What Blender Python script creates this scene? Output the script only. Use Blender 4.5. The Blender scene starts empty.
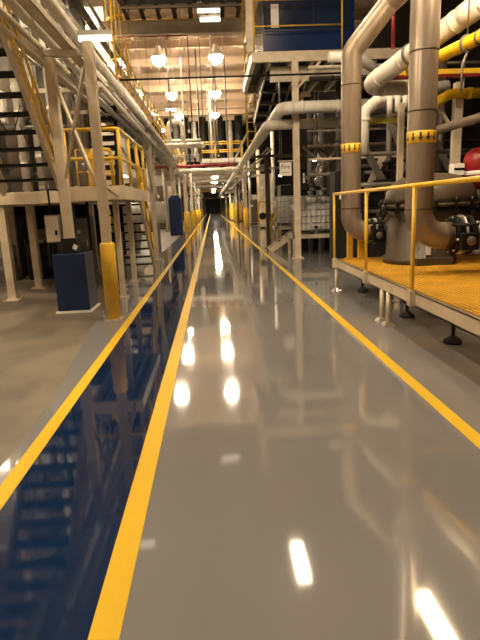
import bpy, math, random
from mathutils import Vector, Matrix
random.seed(7)
C = bpy.context.scene
COL = C.collection
PI = math.pi
V = Vector

# ------------------------------------------------------------------ mesh builder
class MB:
    def __init__(s):
        s.v = []; s.f = []; s.sm = []
    def face(s, idx, smooth=False):
        s.f.append(idx); s.sm.append(smooth)
    def hexa(s, p):
        n = len(s.v); s.v += [V(q) for q in p]
        for a in ((3,2,1,0),(4,5,6,7),(0,1,5,4),(1,2,6,5),(2,3,7,6),(3,0,4,7)):
            s.face(tuple(n+i for i in a))
        return s
    def box(s, x0, x1, y0, y1, z0, z1):
        return s.hexa([(x0,y0,z0),(x1,y0,z0),(x1,y1,z0),(x0,y1,z0),(x0,y0,z1),(x1,y0,z1),(x1,y1,z1),(x0,y1,z1)])
    def bar(s, p, q, w, h, up=(0,0,1)):
        p = V(p); q = V(q); d = (q-p).normalized(); u = V(up)
        if abs(d.dot(u)) > .98: u = V((0,1,0))
        r = d.cross(u).normalized(); u = r.cross(d).normalized()
        a, b = r*w/2, u*h/2
        return s.hexa([p-a-b, p+a-b, q+a-b, q-a-b, p-a+b, p+a+b, q+a+b, q-a+b])
    def ibeam(s, p, q, w, h, t=.014, up=(0,0,1)):
        p = V(p); q = V(q); d = (q-p).normalized(); u = V(up)
        if abs(d.dot(u)) > .98: u = V((0,1,0))
        r = d.cross(u).normalized(); u = r.cross(d).normalized()
        s.bar(p+u*(h/2-t/2), q+u*(h/2-t/2), w, t, u)
        s.bar(p-u*(h/2-t/2), q-u*(h/2-t/2), w, t, u)
        s.bar(p, q, t, h-2*t, u)
        return s
    def tube(s, pts, r, n=14, cap=True):
        pts = [V(p) for p in pts]; m = len(pts)
        d0 = (pts[1]-pts[0]).normalized()
        u = V((0,0,1)) if abs(d0.z) < .9 else V((1,0,0))
        u = (u - d0*u.dot(d0)).normalized()
        base = len(s.v); prev = d0
        for i in range(m):
            if i == 0: d = d0
            elif i == m-1: d = (pts[i]-pts[i-1]).normalized()
            else: d = ((pts[i]-pts[i-1]).normalized() + (pts[i+1]-pts[i]).normalized()).normalized()
            q = prev.rotation_difference(d); u = q @ u; u = (u-d*u.dot(d)).normalized(); prev = d
            w = d.cross(u)
            k = 1.0
            if 0 < i < m-1:
                c = d.dot((pts[i]-pts[i-1]).normalized()); k = 1.0
            for j in range(n):
                a = 2*PI*j/n
                s.v.append(pts[i] + (u*math.cos(a)+w*math.sin(a))*r*k)
        for i in range(m-1):
            for j in range(n):
                a = base+i*n+j; b = base+i*n+(j+1) % n
                s.face((a, b, b+n, a+n), True)
        if cap:
            s.face(tuple(base+j for j in reversed(range(n))))
            s.face(tuple(base+(m-1)*n+j for j in range(n)))
        return s
    def lathe(s, prof, o, axis=(0,0,1), n=24, smooth=True):
        o = V(o); ax = V(axis).normalized()
        u = V((1,0,0)) if abs(ax.x) < .9 else V((0,0,1))
        u = (u-ax*u.dot(ax)).normalized(); w = ax.cross(u)
        base = len(s.v)
        for (r, h) in prof:
            for j in range(n):
                a = 2*PI*j/n
                s.v.append(o + ax*h + (u*math.cos(a)+w*math.sin(a))*max(r, 1e-4))
        for i in range(len(prof)-1):
            for j in range(n):
                a = base+i*n+j; b = base+i*n+(j+1) % n
                s.face((a, b, b+n, a+n), smooth)
        if prof[0][0] > 1e-3: s.face(tuple(base+j for j in reversed(range(n))))
        if prof[-1][0] > 1e-3: s.face(tuple(base+(len(prof)-1)*n+j for j in range(n)))
        return s
    def cyl(s, p, q, r, n=16):
        p = V(p); q = V(q)
        return s.lathe([(r,0),(r,(q-p).length)], p, q-p, n)
    def build(s, name, mat, parent=None, loc=None, bev=0):
        org = V((0,0,0))
        if parent is not None: org = parent.matrix_world_org
        elif loc is not None: org = V(loc)
        me = bpy.data.meshes.new(name)
        me.from_pydata([tuple(p-org) for p in s.v], [], s.f)
        me.polygons.foreach_set('use_smooth', s.sm)
        me.validate(); me.update()
        o = bpy.data.objects.new(name, me); COL.objects.link(o)
        me.materials.append(mat)
        if parent is not None: o.parent = parent.ob
        else: o.location = org
        if bev:
            b = o.modifiers.new('bevel', 'BEVEL'); b.width = bev; b.segments = 2; b.limit_method = 'ANGLE'
        return Ref(o, org)

class Ref:
    def __init__(s, ob, org): s.ob = ob; s.matrix_world_org = org

def tag(r, label, cat, group=None, kind=None):
    o = r.ob if isinstance(r, Ref) else r
    o['label'] = label; o['category'] = cat
    if group: o['group'] = group
    if kind: o['kind'] = kind
    return r
def thing(name, label, cat, loc, group=None):
    o = bpy.data.objects.new(name, None); COL.objects.link(o)
    o.location = loc; o.empty_display_size = .1
    r = Ref(o, V(loc)); tag(r, label, cat, group, 'thing')
    return r
def struct(name, mb, mat, loc=(0,0,0)):
    r = mb.build(name, mat, None, loc); r.ob['kind'] = 'structure'; return r
def copy_tree(o, parent=None):
    c = o.copy(); COL.objects.link(c)
    if parent: c.parent = parent
    for ch in list(o.children): copy_tree(ch, c)
    return c
def dup(r, loc, label, group=None):
    c = copy_tree(r.ob); c.location = loc; c['label'] = label
    if group: c['group'] = group
    return Ref(c, V(loc))

def fillet(pts, rad, n=7):
    pts = [V(p) for p in pts]; out = [pts[0]]
    for i in range(1, len(pts)-1):
        a, b, c = pts[i-1], pts[i], pts[i+1]
        d1 = (a-b).normalized(); d2 = (c-b).normalized()
        ang = d1.angle(d2)
        if ang > PI-.03: out.append(b); continue
        t = min(rad/math.tan(ang/2), (a-b).length*.49 if i > 1 else (a-b).length*.98, (c-b).length*.49 if i < len(pts)-2 else (c-b).length*.98)
        R = t*math.tan(ang/2)
        ctr = b + (d1+d2).normalized()*(R/math.sin(ang/2))
        s0 = b+d1*t-ctr; s1 = b+d2*t-ctr
        axs = s0.cross(s1).normalized(); th = s0.angle(s1)
        for k in range(n+1):
            out.append(ctr + Matrix.Rotation(th*k/n, 3, axs) @ s0)
    out.append(pts[-1]); return out

# ------------------------------------------------------------------ materials
def mat(name, col, rough=.5, metal=0., noise=.08, scale=6., spec=.5, bump=0., bscale=30., coat=0., dirt=None, stretch=(1,1,1), rvar=.06, lo=.3, hi=.62):
    m = bpy.data.materials.new(name); m.use_nodes = True
    nt = m.node_tree; N = nt.nodes; L = nt.links
    b = N['Principled BSDF']
    tc = N.new('ShaderNodeTexCoord'); mp = N.new('ShaderNodeMapping'); mp.inputs['Scale'].default_value = stretch
    L.new(tc.outputs['Object'], mp.inputs['Vector'])
    nz = N.new('ShaderNodeTexNoise'); nz.inputs['Scale'].default_value = scale; nz.inputs['Detail'].default_value = 6
    L.new(mp.outputs[0], nz.inputs['Vector'])
    cr = N.new('ShaderNodeValToRGB')
    d = dirt or tuple(c*(1-noise*2.2) for c in col)
    cr.color_ramp.elements[0].position = lo; cr.color_ramp.elements[1].position = hi
    cr.color_ramp.elements[0].color = (*d, 1); cr.color_ramp.elements[1].color = (*col, 1)
    L.new(nz.outputs['Fac'], cr.inputs['Fac']); L.new(cr.outputs[0], b.inputs['Base Color'])
    mr = N.new('ShaderNodeMapRange'); mr.inputs['To Min'].default_value = max(0, rough-rvar); mr.inputs['To Max'].default_value = rough+rvar
    L.new(nz.outputs['Fac'], mr.inputs['Value']); L.new(mr.outputs[0], b.inputs['Roughness'])
    b.inputs['Metallic'].default_value = metal; b.inputs['Specular IOR Level'].default_value = spec
    if coat: b.inputs['Coat Weight'].default_value = coat; b.inputs['Coat Roughness'].default_value = .04
    if bump:
        n2 = N.new('ShaderNodeTexNoise'); n2.inputs['Scale'].default_value = bscale; n2.inputs['Detail'].default_value = 3
        L.new(mp.outputs[0], n2.inputs['Vector'])
        bp = N.new('ShaderNodeBump'); bp.inputs['Strength'].default_value = bump; bp.inputs['Distance'].default_value = .02
        L.new(n2.outputs['Fac'], bp.inputs['Height']); L.new(bp.outputs[0], b.inputs['Normal'])
    return m
def emit(name, col, s):
    m = bpy.data.materials.new(name); m.use_nodes = True
    b = m.node_tree.nodes['Principled BSDF']
    b.inputs['Base Color'].default_value = (.9,.9,.9,1)
    b.inputs['Emission Color'].default_value = (*col, 1); b.inputs['Emission Strength'].default_value = s
    return m

beige = mat('beige_paint', (.70,.585,.43), .42, noise=.1, scale=4)
beige2 = mat('beige_beam_paint', (.64,.55,.42), .5, noise=.12, scale=3)
white = mat('white_jacket', (.82,.77,.68), .38, noise=.07, scale=5)
whitep = mat('white_poly', (.80,.80,.78), .35, noise=.03)
yellow = mat('yellow_paint', (.88,.54,.045), .35, noise=.08, scale=5)
yellowpipe = mat('yellow_pipe_paint', (.86,.52,.01), .3, noise=.05)
grate = mat('yellow_grating', (.74,.40,.03), .5, noise=.12, scale=3)
blue = mat('blue_paint', (.0065,.022,.080), .3, noise=.1, scale=3)
blue2 = mat('blue_enamel', (.008,.028,.12), .18, noise=.08, scale=1)
black = mat('black_paint', (.010,.009,.008), .55, spec=.15, noise=.1)
darksteel = mat('dark_steel', (.018,.015,.013), .5, spec=.3, noise=.2, scale=4)
greysteel = mat('grey_steel', (.17,.15,.13), .45, noise=.15, scale=3)
pipegrey = mat('brushed_pipe', (.30,.235,.18), .36, metal=.35, spec=.4, noise=.12, scale=3, stretch=(3,3,.6))
vesselgrey = mat('vessel_paint', (.082,.060,.041), .40, spec=.35, noise=.1, scale=4)
galv = mat('galvanised', (.55,.54,.52), .35, metal=.8, noise=.12, scale=8)
red = mat('red_paint', (.30,.012,.014), .35, noise=.08)
redpipe_m = mat('red_pipe_paint', (.22,.018,.015), .4, noise=.08)
silver = mat('silver_foil', (.8,.79,.77), .22, metal=.9, noise=.1)
labelw = mat('white_label', (.82,.80,.74), .5, noise=.02)
ink = mat('dark_ink', (.03,.028,.025), .6, noise=0)
inkred = mat('faded_red_ink', (.45,.22,.15), .6, noise=0)
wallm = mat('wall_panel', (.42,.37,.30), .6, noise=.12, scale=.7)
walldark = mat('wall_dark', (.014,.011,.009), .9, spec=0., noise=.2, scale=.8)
ceilm = mat('ceiling_deck', (.52,.39,.27), .6, noise=.1, scale=.6)
rubber = mat('rubber', (.02,.02,.02), .7)
warm = (1., .80, .55)
lampm = emit('lamp_glow', (1., .81, .56), 185)
stripm = emit('tube_glow', (1., .80, .55), 42)
dimtube = emit('dim_tube_glow', (1., .86, .66), 1.8)
farm = emit('far_tube_glow', (1., .86, .66), 100)

# floor materials
def floor_mat(name, col, dirt, rough, rvar, scale, bump, coat=.0, stretch=(1,.25,1), spec=.5, lo=.3, hi=.62):
    m = mat(name, col, rough, noise=.1, scale=scale, dirt=dirt, bump=bump, bscale=1.6, coat=coat, stretch=stretch, spec=spec, rvar=rvar, lo=lo, hi=hi)
    return m
m_grey = floor_mat('grey_epoxy', (.222,.219,.222), (.190,.187,.188), .055, .025, 1.2, .035, spec=.8)
m_blue = floor_mat('blue_epoxy', (.0055,.020,.070), (.004,.015,.055), .05, .02, 1.5, .03, spec=.6)
m_conc = floor_mat('bare_concrete', (.20,.168,.125), (.085,.07,.052), .45, .2, 1.0, .12, stretch=(1,.6,1), lo=.40, hi=.60)
m_line = floor_mat('line_yellow', (.74,.48,.028), (.66,.42,.026), .5, .08, 3., .03, spec=.12)

# ------------------------------------------------------------------ the setting
YB, YE, ZC, XL, XR = -8, 135, 10., -8., 8.
def quadstrip(name, left, right, m, z=0.):
    """floor strip between two polylines given as lists of (x, y)"""
    b = MB(); k = len(left)
    for (x, y) in left: b.v.append(V((x,y,z)))
    for (x, y) in right: b.v.append(V((x,y,z)))
    for (x, y) in left: b.v.append(V((x,y,z-.1)))
    for (x, y) in right: b.v.append(V((x,y,z-.1)))
    for i in range(k-1):
        b.face((i, k+i, k+i+1, i+1)); b.face((2*k+i+1, 3*k+i+1, 3*k+i, 2*k+i))
    return struct(name, b, m)
ys = [YB, 3.2, 4.4, 6., 7.8, 10, YE]
xs = [-1.46, -1.46, -1.49, -1.66, -1.84, -1.95, -2.0]
edge = list(zip(xs, ys))
quadstrip('floor_concrete', [(XL,y) for y in ys], edge, m_conc)
quadstrip('floor_edge', edge, [(-1.32,y) for y in ys], m_grey)
quadstrip('floor_walkway', [(-1.32,YB),(-1.32,YE)], [(-.5,YB),(-.5,YE)], m_blue)
quadstrip('floor', [(-.5,YB),(-.5,YE)], [(XR,YB),(XR,YE)], m_grey)
for x, w, nm in ((-1.315,.105,'floor_line'), (-.50,.122,'floor_line'), (1.70,.105,'floor_line')):
    struct(nm, MB().box(x-w/2, x+w/2, YB, YE, 0, .003), m_line)
struct('wall_left', MB().box(XL-.2, XL, YB, YE, 0, ZC), wallm)
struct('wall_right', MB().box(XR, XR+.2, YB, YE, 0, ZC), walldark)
struct('wall_back', MB().box(XL, XR, YB-.2, YB, 0, ZC), wallm)
struct('wall_end', MB().box(XL, XR, YE, YE+.2, 0, ZC), wallm)
cb = MB()
x = XL
while x < XR:                                   # trapezoidal roof deck
    cb.box(x, x+.42, YB, YE, ZC, ZC+.05); cb.box(x+.42, x+.62, YB, YE, ZC+.05, ZC+.10); x += .62
struct('ceiling', cb, ceilm)
y = 22.3; k = 0
while y < 60:
    struct('ceiling_beam', MB().ibeam((XL,y,ZC-.22),(XR,y,ZC-.22), .22, .42, .025), ceilm); y += 3.3
for xg in (-4.6, 3.4):
    struct('ceiling_beam', MB().ibeam((xg,YB,ZC-.6),(xg,60,ZC-.6), .25, .36, .03), beige2)

# ------------------------------------------------------------------ lamps
def high_bay(loc, label, group):
    x, y, z = loc
    t = thing('high_bay_lamp', label, 'lamp', loc, group)
    t.matrix_world_org = V(loc)
    MB().lathe([(.04,.62),(.12,.58),(.14,.42),(.26,.28),(.37,.10),(.385,.04),(.37,.04)], loc, n=20).build('housing', white, t)
    MB().lathe([(.0,-.34),(.14,-.32),(.29,-.2),(.36,-.04),(.365,.05)], loc, n=16).build('lens', lampm, t)
    MB().tube([(x,y,z+.62),(x,y,ZC)], .012, 6).build('hanger_rod', galv, t)
    return t
lamps = [(-2.3,28.5,9.0),(.58,28.5,9.0),(-2.3,37,9.0),(.60,37,9.0),(-2.3,45,9.0),(.62,45,9.0)]
LB = ['leftmost of the two nearest round ceiling lamps glowing above the aisle', 'rightmost of the two nearest round ceiling lamps glowing above the aisle',
      'second glowing ceiling lamp in the left row above the yellow catwalk', 'second glowing ceiling lamp in the right row above the aisle centre',
      'third glowing ceiling lamp in the left row, near the white pipe cluster', 'third glowing ceiling lamp in the right row, before the dark ducts']
hb = high_bay(lamps[0], LB[0], 'round high bay lamps under the roof')
for l, s in list(zip(lamps, LB))[1:]: dup(hb, l, s)
for l in ((-4.0,2.0,9.0),(-5.6,6.5,9.0),(1.6,6.6,9.1),(.3,56,9.0),(.3,66,9.0),(.3,78,9.),(.3,92,9.),(.3,108,9.),(-5.6,20,9.),(-5.6,33,9.),(-5.6,48,9.)):  # unseen lamps added to light the near floor and the bays
    dup(hb, l, 'round fill lamp added out of sight of the aisle view, hung from the roof deck')

def strip(loc, length, axis, m, label, group=None, drop=None, w=.16, pend=True):
    x, y, z = loc
    t = thing('strip_light', label, 'light', loc, group)
    d = V((length/2,0,0)) if axis == 'x' else V((0,length/2,0))
    p = V(loc)
    MB().bar(p-d+V((0,0,.07)), p+d+V((0,0,.07)), w, .06).build('housing', galv, t)
    MB().bar(p-d*.97, p+d*.97, w*.8, .06).build('tube_lens', m, t)
    if pend:
        for s in (-.8, .8):
            MB().tube([p+d*s+V((0,0,.1)), p+d*s+V((0,0,drop or 1.))], .008, 6).build('hanger_rod', galv, t)
    return t
strip((1.65,10.6,6.6), 1.3, 'y', stripm, 'strip light hung high over the aisle before the upper platform', drop=3.4, w=.34)
strip((3.25,6.9,5.0), 1.2, 'y', emit('deck_tube_glow', (1.,.74,.44), 75), 'strip light hung above the pipework by the yellow deck', drop=5.0, w=.30)
strip((-1.48,7.86,3.92), .46, 'x', dimtube, 'small white strip light on top of the beige column with yellow guard', pend=False, w=.07)
strip((-6.6,10.5,5.0), 2.4, 'x', stripm, 'added strip light brightening the left bay behind the beige stair', drop=5.0)  # added to brighten the left bay, clear of the floor reflections
strip((-6.5,13.6,5.2), 2.4, 'x', stripm, 'added strip light brightening the left bay beyond the landing', drop=4.8)  # second lamp added to brighten the left bay
strip((.20,17.2,7.35), .7, 'x', dimtube, 'small strip light under the dark overhead platform, upper one', drop=.62, w=.2)
strip((.22,16.4,6.85), .6, 'x', dimtube, 'small strip light under the dark overhead platform, lower one', drop=1.1, w=.2)
strip((.3,6.8,7.4), 1.5, 'y', emit('near_fill_glow', (1.,.80,.54), 60), 'unseen strip light added ahead of the landing to light it', drop=2.5, w=.3)  # unseen lamp added to light the front of the landing
strip((-7.5,14.8,6.2), 1.6, 'y', stripm, 'added strip light by the left wall, lighting the ducts above the mezzanine', drop=3.8)  # lamp added to light the ducts from the wall side
SL = 'added strip light brightening the far bays beside the aisle, '  # lamps added to brighten both far bays
for i, l in enumerate(((-6.6,23,4.2),(-6.6,31,4.2),(-6.6,42,4.2),(6.6,26,4.2),(6.6,33,4.2),(6.6,41,4.2),(6.6,50,4.2))):
    strip(l, 1.6, 'y', stripm, SL+('left' if l[0] < 0 else 'right')+' side, '+['nearest','second','third','nearest','second','third','farthest'][i]+' one', 'added strip lights in the far bays', drop=(.5 if l[0] < 0 else 5.0), w=.25)
for i, yy in enumerate((22.5,28,34,41)):  # lamps added to brighten the catwalk and its railing
    strip((-3.35,yy,7.3), 1.2, 'y', stripm, ['nearest','second','third','farthest'][i]+' added strip light brightening the left catwalk', 'added strip lights over the left catwalk', drop=2.6, w=.22)
strip((-4.3,16.0,6.4), 1.6, 'x', stripm, 'added strip light between the grey ducts high in the left bay', drop=3.5)  # lamp added to brighten the upper left bay
strip((-1.7,26.4,6.2), .5, 'x', stripm, 'small added strip light by the white valve cluster over the left walkway', drop=3.8)  # lamp added to brighten the space around the valves
for i, (fy, fz) in enumerate(((58,4.7),(68,4.6),(80,4.6),(94,4.6),(110,4.6))):
    strip((.45,fy,fz), 2.2, 'y', farm, ['nearest','second','third','fourth','farthest'][i]+' of the glowing strip lights at the far end of the aisle', 'far strip lights above the aisle', drop=5.2, w=.8)

# ------------------------------------------------------------------ generic builders
def column(x, y, z1, w, label, m=beige, guard=None, plate=True, group=None, hsec=True, name='steel_column', z0=0.):
    t = thing(name, label, 'column', (x,y,z0), group)
    b = MB()
    if hsec: b.ibeam((x,y,z0+.012),(x,y,z1), w, w, .02, (0,1,0))
    else: b.box(x-w/2,x+w/2,y-w/2,y+w/2,z0+.012,z1)
    b.build('shaft', m, t, bev=0 if hsec else .008)
    if plate:
        MB().box(x-w*.95,x+w*.95,y-w*.95,y+w*.95,z0,z0+.018).build('base_plate', m, t)
        for sx in (-1,1):
            for sy in (-1,1): MB().cyl((x+sx*w*.78,y+sy*w*.78,z0+.018),(x+sx*w*.78,y+sy*w*.78,z0+.05), .013, 6).build('anchor_bolt', galv, t)
    if guard:
        gr, gh = guard
        MB().lathe([(gr,z0+.02),(gr,z0+gh-.02),(gr-.015,z0+gh)], (x,y,0), n=24).build('guard_sleeve', yellow, t)
    return t
def pipe(pts, r, m, label, name='pipe', cat='pipe', rad=None, bands=None, bandm=None, group=None, n=16, loc=None, hang=None):
    fp = fillet(pts, rad or r*2.2)
    p0 = V(loc or pts[0])
    t = thing(name, label, cat, p0, group)
    MB().tube(fp, r, n).build('pipe_run', m, t)
    for (p, d, w) in (bands or []):
        p = V(p); d = V(d).normalized()
        MB().lathe([(r+.004,-w/2),(r+.012,-w/2+.004),(r+.012,w/2-.004),(r+.004,w/2)], p, d, n).build('band', bandm or m, t)
    for (p, top) in (hang or []):
        p = V(p)
        h = MB(); h.lathe([(r+.002,-.02),(r+.018,-.02),(r+.018,.02),(r+.002,.02)], p, (V(pts[1])-V(pts[0])), 14)
        h.tube([p+V((0,0,r+.01)), V((p.x,p.y,top))], .01, 6)
        h.build('hanger', greysteel, t)
    return t
def railpart(pts, r, t, nm, m=yellow, rad=.08, n=10):
    return MB().tube(fillet(pts, rad, 4), r, n).build(nm, m, t)
def stair(label, x0, x1, pf, pt, nt, tm, sm, rails=(), name='steel_stair', railm=yellow, depth=.24, sw=.05, sh=.22, rr=.022, tt=.04):
    """flight running along y: foot pf=(y,z), top pt=(y,z)"""
    t = thing(name, label, 'stair', ((x0+x1)/2, pf[0], pf[1]))
    for x in (x0, x1):
        MB().bar((x,pf[0],pf[1]+.02), (x,pt[0],pt[1]), sw, sh).build('stringer', sm, t)
    dy = (pt[0]-pf[0])/nt; dz = (pt[1]-pf[1])/nt
    for i in range(1, nt+1):
        y = pf[0]+dy*(i-.3); z = pf[1]+dz*i-.03
        b = MB().box(x0+sw/2, x1-sw/2, y-depth/2, y+depth/2, z-tt, z)
        b.build('tread', tm, t)
    for x in rails:
        up = .95
        a = V((x,pf[0],pf[1])); c = V((x,pt[0],pt[1]))
        railpart([a+V((0,0,up)), c+V((0,0,up))], rr, t, 'handrail', railm)
        railpart([a+V((0,0,up*.52)), c+V((0,0,up*.52))], rr*.85, t, 'mid_rail', railm)
        for k in range(4):
            p = a.lerp(c, .04+.92*k/3)
            railpart([p, p+V((0,0,up))], rr*.95, t, 'rail_post', railm)
    return t
def railing(label, pts, z, h, name='safety_railing', spacing=1.3, mid=1, m=yellow, kick=True, r=.022, group=None):
    t = thing(name, label, 'railing', (pts[0][0],pts[0][1],z), group)
    P = [V((p[0],p[1],z)) for p in pts]
    railpart([p+V((0,0,h)) for p in P], r, t, 'top_rail', m)
    for k in range(mid):
        railpart([p+V((0,0,h*(k+1)/(mid+1))) for p in P], r*.85, t, 'mid_rail', m)
    if kick:
        for a, b in zip(P, P[1:]):
            MB().bar(a+V((0,0,.06)), b+V((0,0,.06)), .008, .1).build('toe_board', m, t)
    for i, (a, b) in enumerate(zip(P, P[1:])):
        n = max(1, round((b-a).length/spacing))
        for k in range(n + (1 if i == len(P)-2 else 0)):
            p = a.lerp(b, k/n)
            railpart([p, p+V((0,0,h))], r, t, 'rail_post', m)
    return t

# ================================================================== LEFT SIDE
# landing
t = thing('stair_landing', 'raised beige steel landing between the two left stairs, with yellow railing on its edge', 'platform', (-2.8,10.5,1.78))
b = MB()
b.bar((-2.38,9.05,1.9),(-1.45,9.05,1.9), .07, .23); b.bar((-1.48,9.05,1.9),(-1.48,12.2,1.9), .07, .23)
b.bar((-4.4,10.0,1.9),(-2.38,10.0,1.9), .07, .22); b.bar((-2.38,9.05,1.9),(-2.38,12.2,1.9), .07, .2)
b.bar((-4.4,12.2,1.9),(-1.45,12.2,1.9), .07, .22); b.bar((-4.4,10.,1.9),(-4.4,12.2,1.9), .07, .22)
b.build('edge_frame', beige, t, bev=.006)
b = MB(); b.box(-4.38,-2.4,10.04,12.18,1.97,2.0); b.box(-2.4,-1.5,9.08,12.18,1.97,2.0)
b.build('deck_plate', greysteel, t)
b = MB()
for i in range(4): b.bar((-2.15+.2*i,9.1,1.86),(-2.15+.2*i,12.1,1.86), .04, .1)
b.build('joist', beige2, t)
for (x,y,l,w) in ((-3.92,10.1,'square beige leg under the left end of the landing, nearest the camera',.15),(-3.91,11.62,'square beige leg under the rear left of the landing',.15),
                (-1.87,12.03,'slim beige leg in front of the lower stair treads',.11),(-1.76,9.81,'slim beige leg behind the yellow-guarded column',.10)):
    column(x,y,1.79,w,l,hsec=False)
# main columns of the pipe rack
t = column(-2.36,8.72,3.92,.15,'beige rack column rising out of the blue column guard', hsec=False, plate=False)
t = column(-1.57,7.78,3.86,.13,'beige column by the walkway with a yellow round guard at its foot', guard=(.112,1.15))
b = MB(); b.bar((-1.57,7.86,2.0),(-1.57,9.02,1.86),.05,.05); b.build('tie_bar', beige, t)
b = MB(); b.bar((-1.66,7.80,3.55),(-2.30,8.66,2.15),.035,.05); b.bar((-2.28,8.66,3.5),(-1.66,7.84,2.0),.035,.05)
tag(b.build('cross_brace', beige, None, (-2,8.2,2.1)), 'thin beige crossed bracing between the two near left columns', 'brace')
# blue column guard
t = thing('column_guard', 'dark blue square steel guard box around the near beige column', 'guard', (-2.34,8.76,0))
MB().box(-2.60,-2.08,8.46,9.06,.03,.96).build('guard_box', blue, t, bev=.012)
MB().box(-2.63,-2.05,8.43,9.10,0,.03).build('base_plate', labelw, t)
MB().box(-2.47,-2.22,8.60,8.90,.96,1.20).build('collar', darksteel, t, bev=.01)
b = MB(); b.hexa([(-2.30,8.592,1.04),(-2.24,8.592,1.0),(-2.20,8.592,1.07),(-2.26,8.592,1.11),(-2.30,8.598,1.04),(-2.24,8.598,1.0),(-2.20,8.598,1.07),(-2.26,8.598,1.11)])
b.build('tag', labelw, t)
t = thing('switch_box', 'grey electrical switch box fixed beside the beige column above the blue guard', 'electrical box', (-2.58,8.62,1.2))
MB().box(-2.68,-2.46,8.56,8.72,1.14,1.58).build('box_body', greysteel, t, bev=.01)
MB().box(-2.67,-2.47,8.545,8.562,1.16,1.56).build('cover', beige2, t, bev=.004)
MB().box(-2.52,-2.49,8.52,8.56,1.26,1.34).build('switch_lever', black, t)
MB().tube(fillet([(-2.6,8.64,1.14),(-2.6,8.64,.97)], .05), .015, 8).build('conduit_stub', black, t)
MB().tube([(-2.6,8.66,1.58),(-2.6,8.66,1.98),(-2.6,9.6,1.99)], .018, 8).build('conduit', black, t)
# railings of the landing
t = railing('yellow railing along the front and aisle side of the landing', [(-2.36,9.05),(-1.48,9.05),(-1.48,12.1)], 2.0, .92, spacing=.95, r=.03, kick=False)
t = railing('yellow railing along the rear edge of the landing', [(-2.95,12.15),(-2.2,12.15)], 2.0, .95, spacing=.5)
t = thing('safety_gate', 'small yellow swing gate standing on the landing', 'gate', (-2.1,10.4,2.0))
b = MB(); b.tube(fillet([(-2.22,10.4,2.0),(-2.22,10.4,2.78),(-1.93,10.8,2.78),(-1.93,10.8,2.0)], .1), .035, 10); b.build('gate_frame', yellow, t)
b = MB(); b.tube([(-2.2,10.42,2.55),(-1.95,10.78,2.55)], .022, 8); b.tube([(-2.2,10.42,2.3),(-1.95,10.78,2.3)], .022, 8); b.build('gate_rail', yellow, t)
MB().box(-2.35,-2.26,10.5,10.56,2.0,2.75).build('kick_panel', yellow, t)
# stairs
stair('beige stair with black treads climbing from the landing out of the top left', -3.6, -2.62, (9.55,2.0), (5.55,6.1), 18, black, beige, rails=(-3.6,), sw=.06, sh=.24)
t = thing('stair_handrail', 'ochre handrail leaning along the upper left stair beside its stringer', 'handrail', (-2.72,9.3,2.1))
MB().tube([(-2.5,8.98,2.45),(-2.5,7.35,4.05)], .026, 8).build('top_rail', yellow, t)
MB().tube([(-2.5,9.15,2.62),(-2.5,7.25,4.5)], .022, 8).build('mid_rail', yellow, t)
for yy in (9.0, 8.2, 7.4): MB().tube([(-2.5,yy,2.62+(9.15-yy)*.99),(-2.5,yy,2.40+(8.98-yy)*.98),(-2.6,yy,2.3+(9.2-yy)*.98)], .02, 8).build('rail_post', yellow, t)
stair('lower beige stair with black treads going down behind the landing', -2.62, -1.65, (14.3,.0), (12.25,2.0), 9, black, beige, rails=(-1.65,-2.62), rr=.034)
stair('steep black stair rising from the back of the landing', -2.78, -2.18, (12.6,2.0), (13.45,4.5), 11, black, black, depth=.3, tt=.10)

# pipe rack overhead
for i, (yy, xa) in enumerate(((6.4,-3.4),(8.7,-2.55),(11.2,-3.4),(13.6,-3.4),(17.0,-3.0),(21.,-3.0),(25.,-3.0),(30.,-3.0),(36.,-3.0))):
    lab = ['nearest','second','third','fourth','fifth','sixth','seventh','eighth','ninth'][i]
    b = MB().bar((xa,yy,3.975),(-1.84,yy,3.975), .12, .09)
    tag(b.build('cross_beam', beige2, None, (xa,yy,3.95), bev=.006), lab+' beige cross beam under the left pipe rack, counted from the camera', 'beam', 'cross beams of the left pipe rack')
def runy(x, z, r, m, label, y0=4.2, y1=118, bands=(), name='pipe', **k):
    return pipe([(x,y0,z),(x,y1,z)], r, m, label, name=name, bands=[((x,yb,z),(0,1,0),.12) for yb in bands], group=k.get('group'), bandm=k.get('bandm'))
runy(-1.84, 4.10, .075, white, 'bright white pipe on the aisle side of the left rack', bands=(10,12.2,14.2,16.5,19,22,26))
runy(-2.27, 4.11, .085, white, 'thick white pipe in the middle of the left rack', bands=(7.5,9.6,13,17,21))
runy(-2.48, 4.07, .045, beige2, 'thin beige pipe on the wall side of the left rack', bands=(9,14))
for (x, z, w, h, l) in ((-2.06,4.075,.16,.10,'shallow beige cable tray between the white pipes on the left rack'),(-1.94,4.26,.05,.05,'square beige conduit over the left rack pipes')):
    b = MB()
    b.box(x-w/2,x+w/2,4.2,48,z-h/2,z-h/2+.01); b.box(x-w/2,x-w/2+.012,4.2,48,z-h/2,z+h/2); b.box(x+w/2-.012,x+w/2,4.2,48,z-h/2,z+h/2)
    tag(b.build('cable_tray', beige2, None, (x,4.2,z)), l, 'cable tray')
b = MB().bar((-2.62,4.6,4.06),(-2.62,17,4.06),.1,.2)
tag(b.build('rack_girder', beige2, None, (-2.62,4.6,4.06)), 'beige girder along the wall side of the left rack', 'beam')
runy(-1.80, 3.70, .05, white, 'thin white pipe slung below the aisle side of the left rack', y0=9.5, bands=(12,15,18,23))
runy(-2.1, 3.72, .06, galv, 'grey metal pipe slung below the left rack', y0=9.0, bands=(12,16,20))
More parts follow.
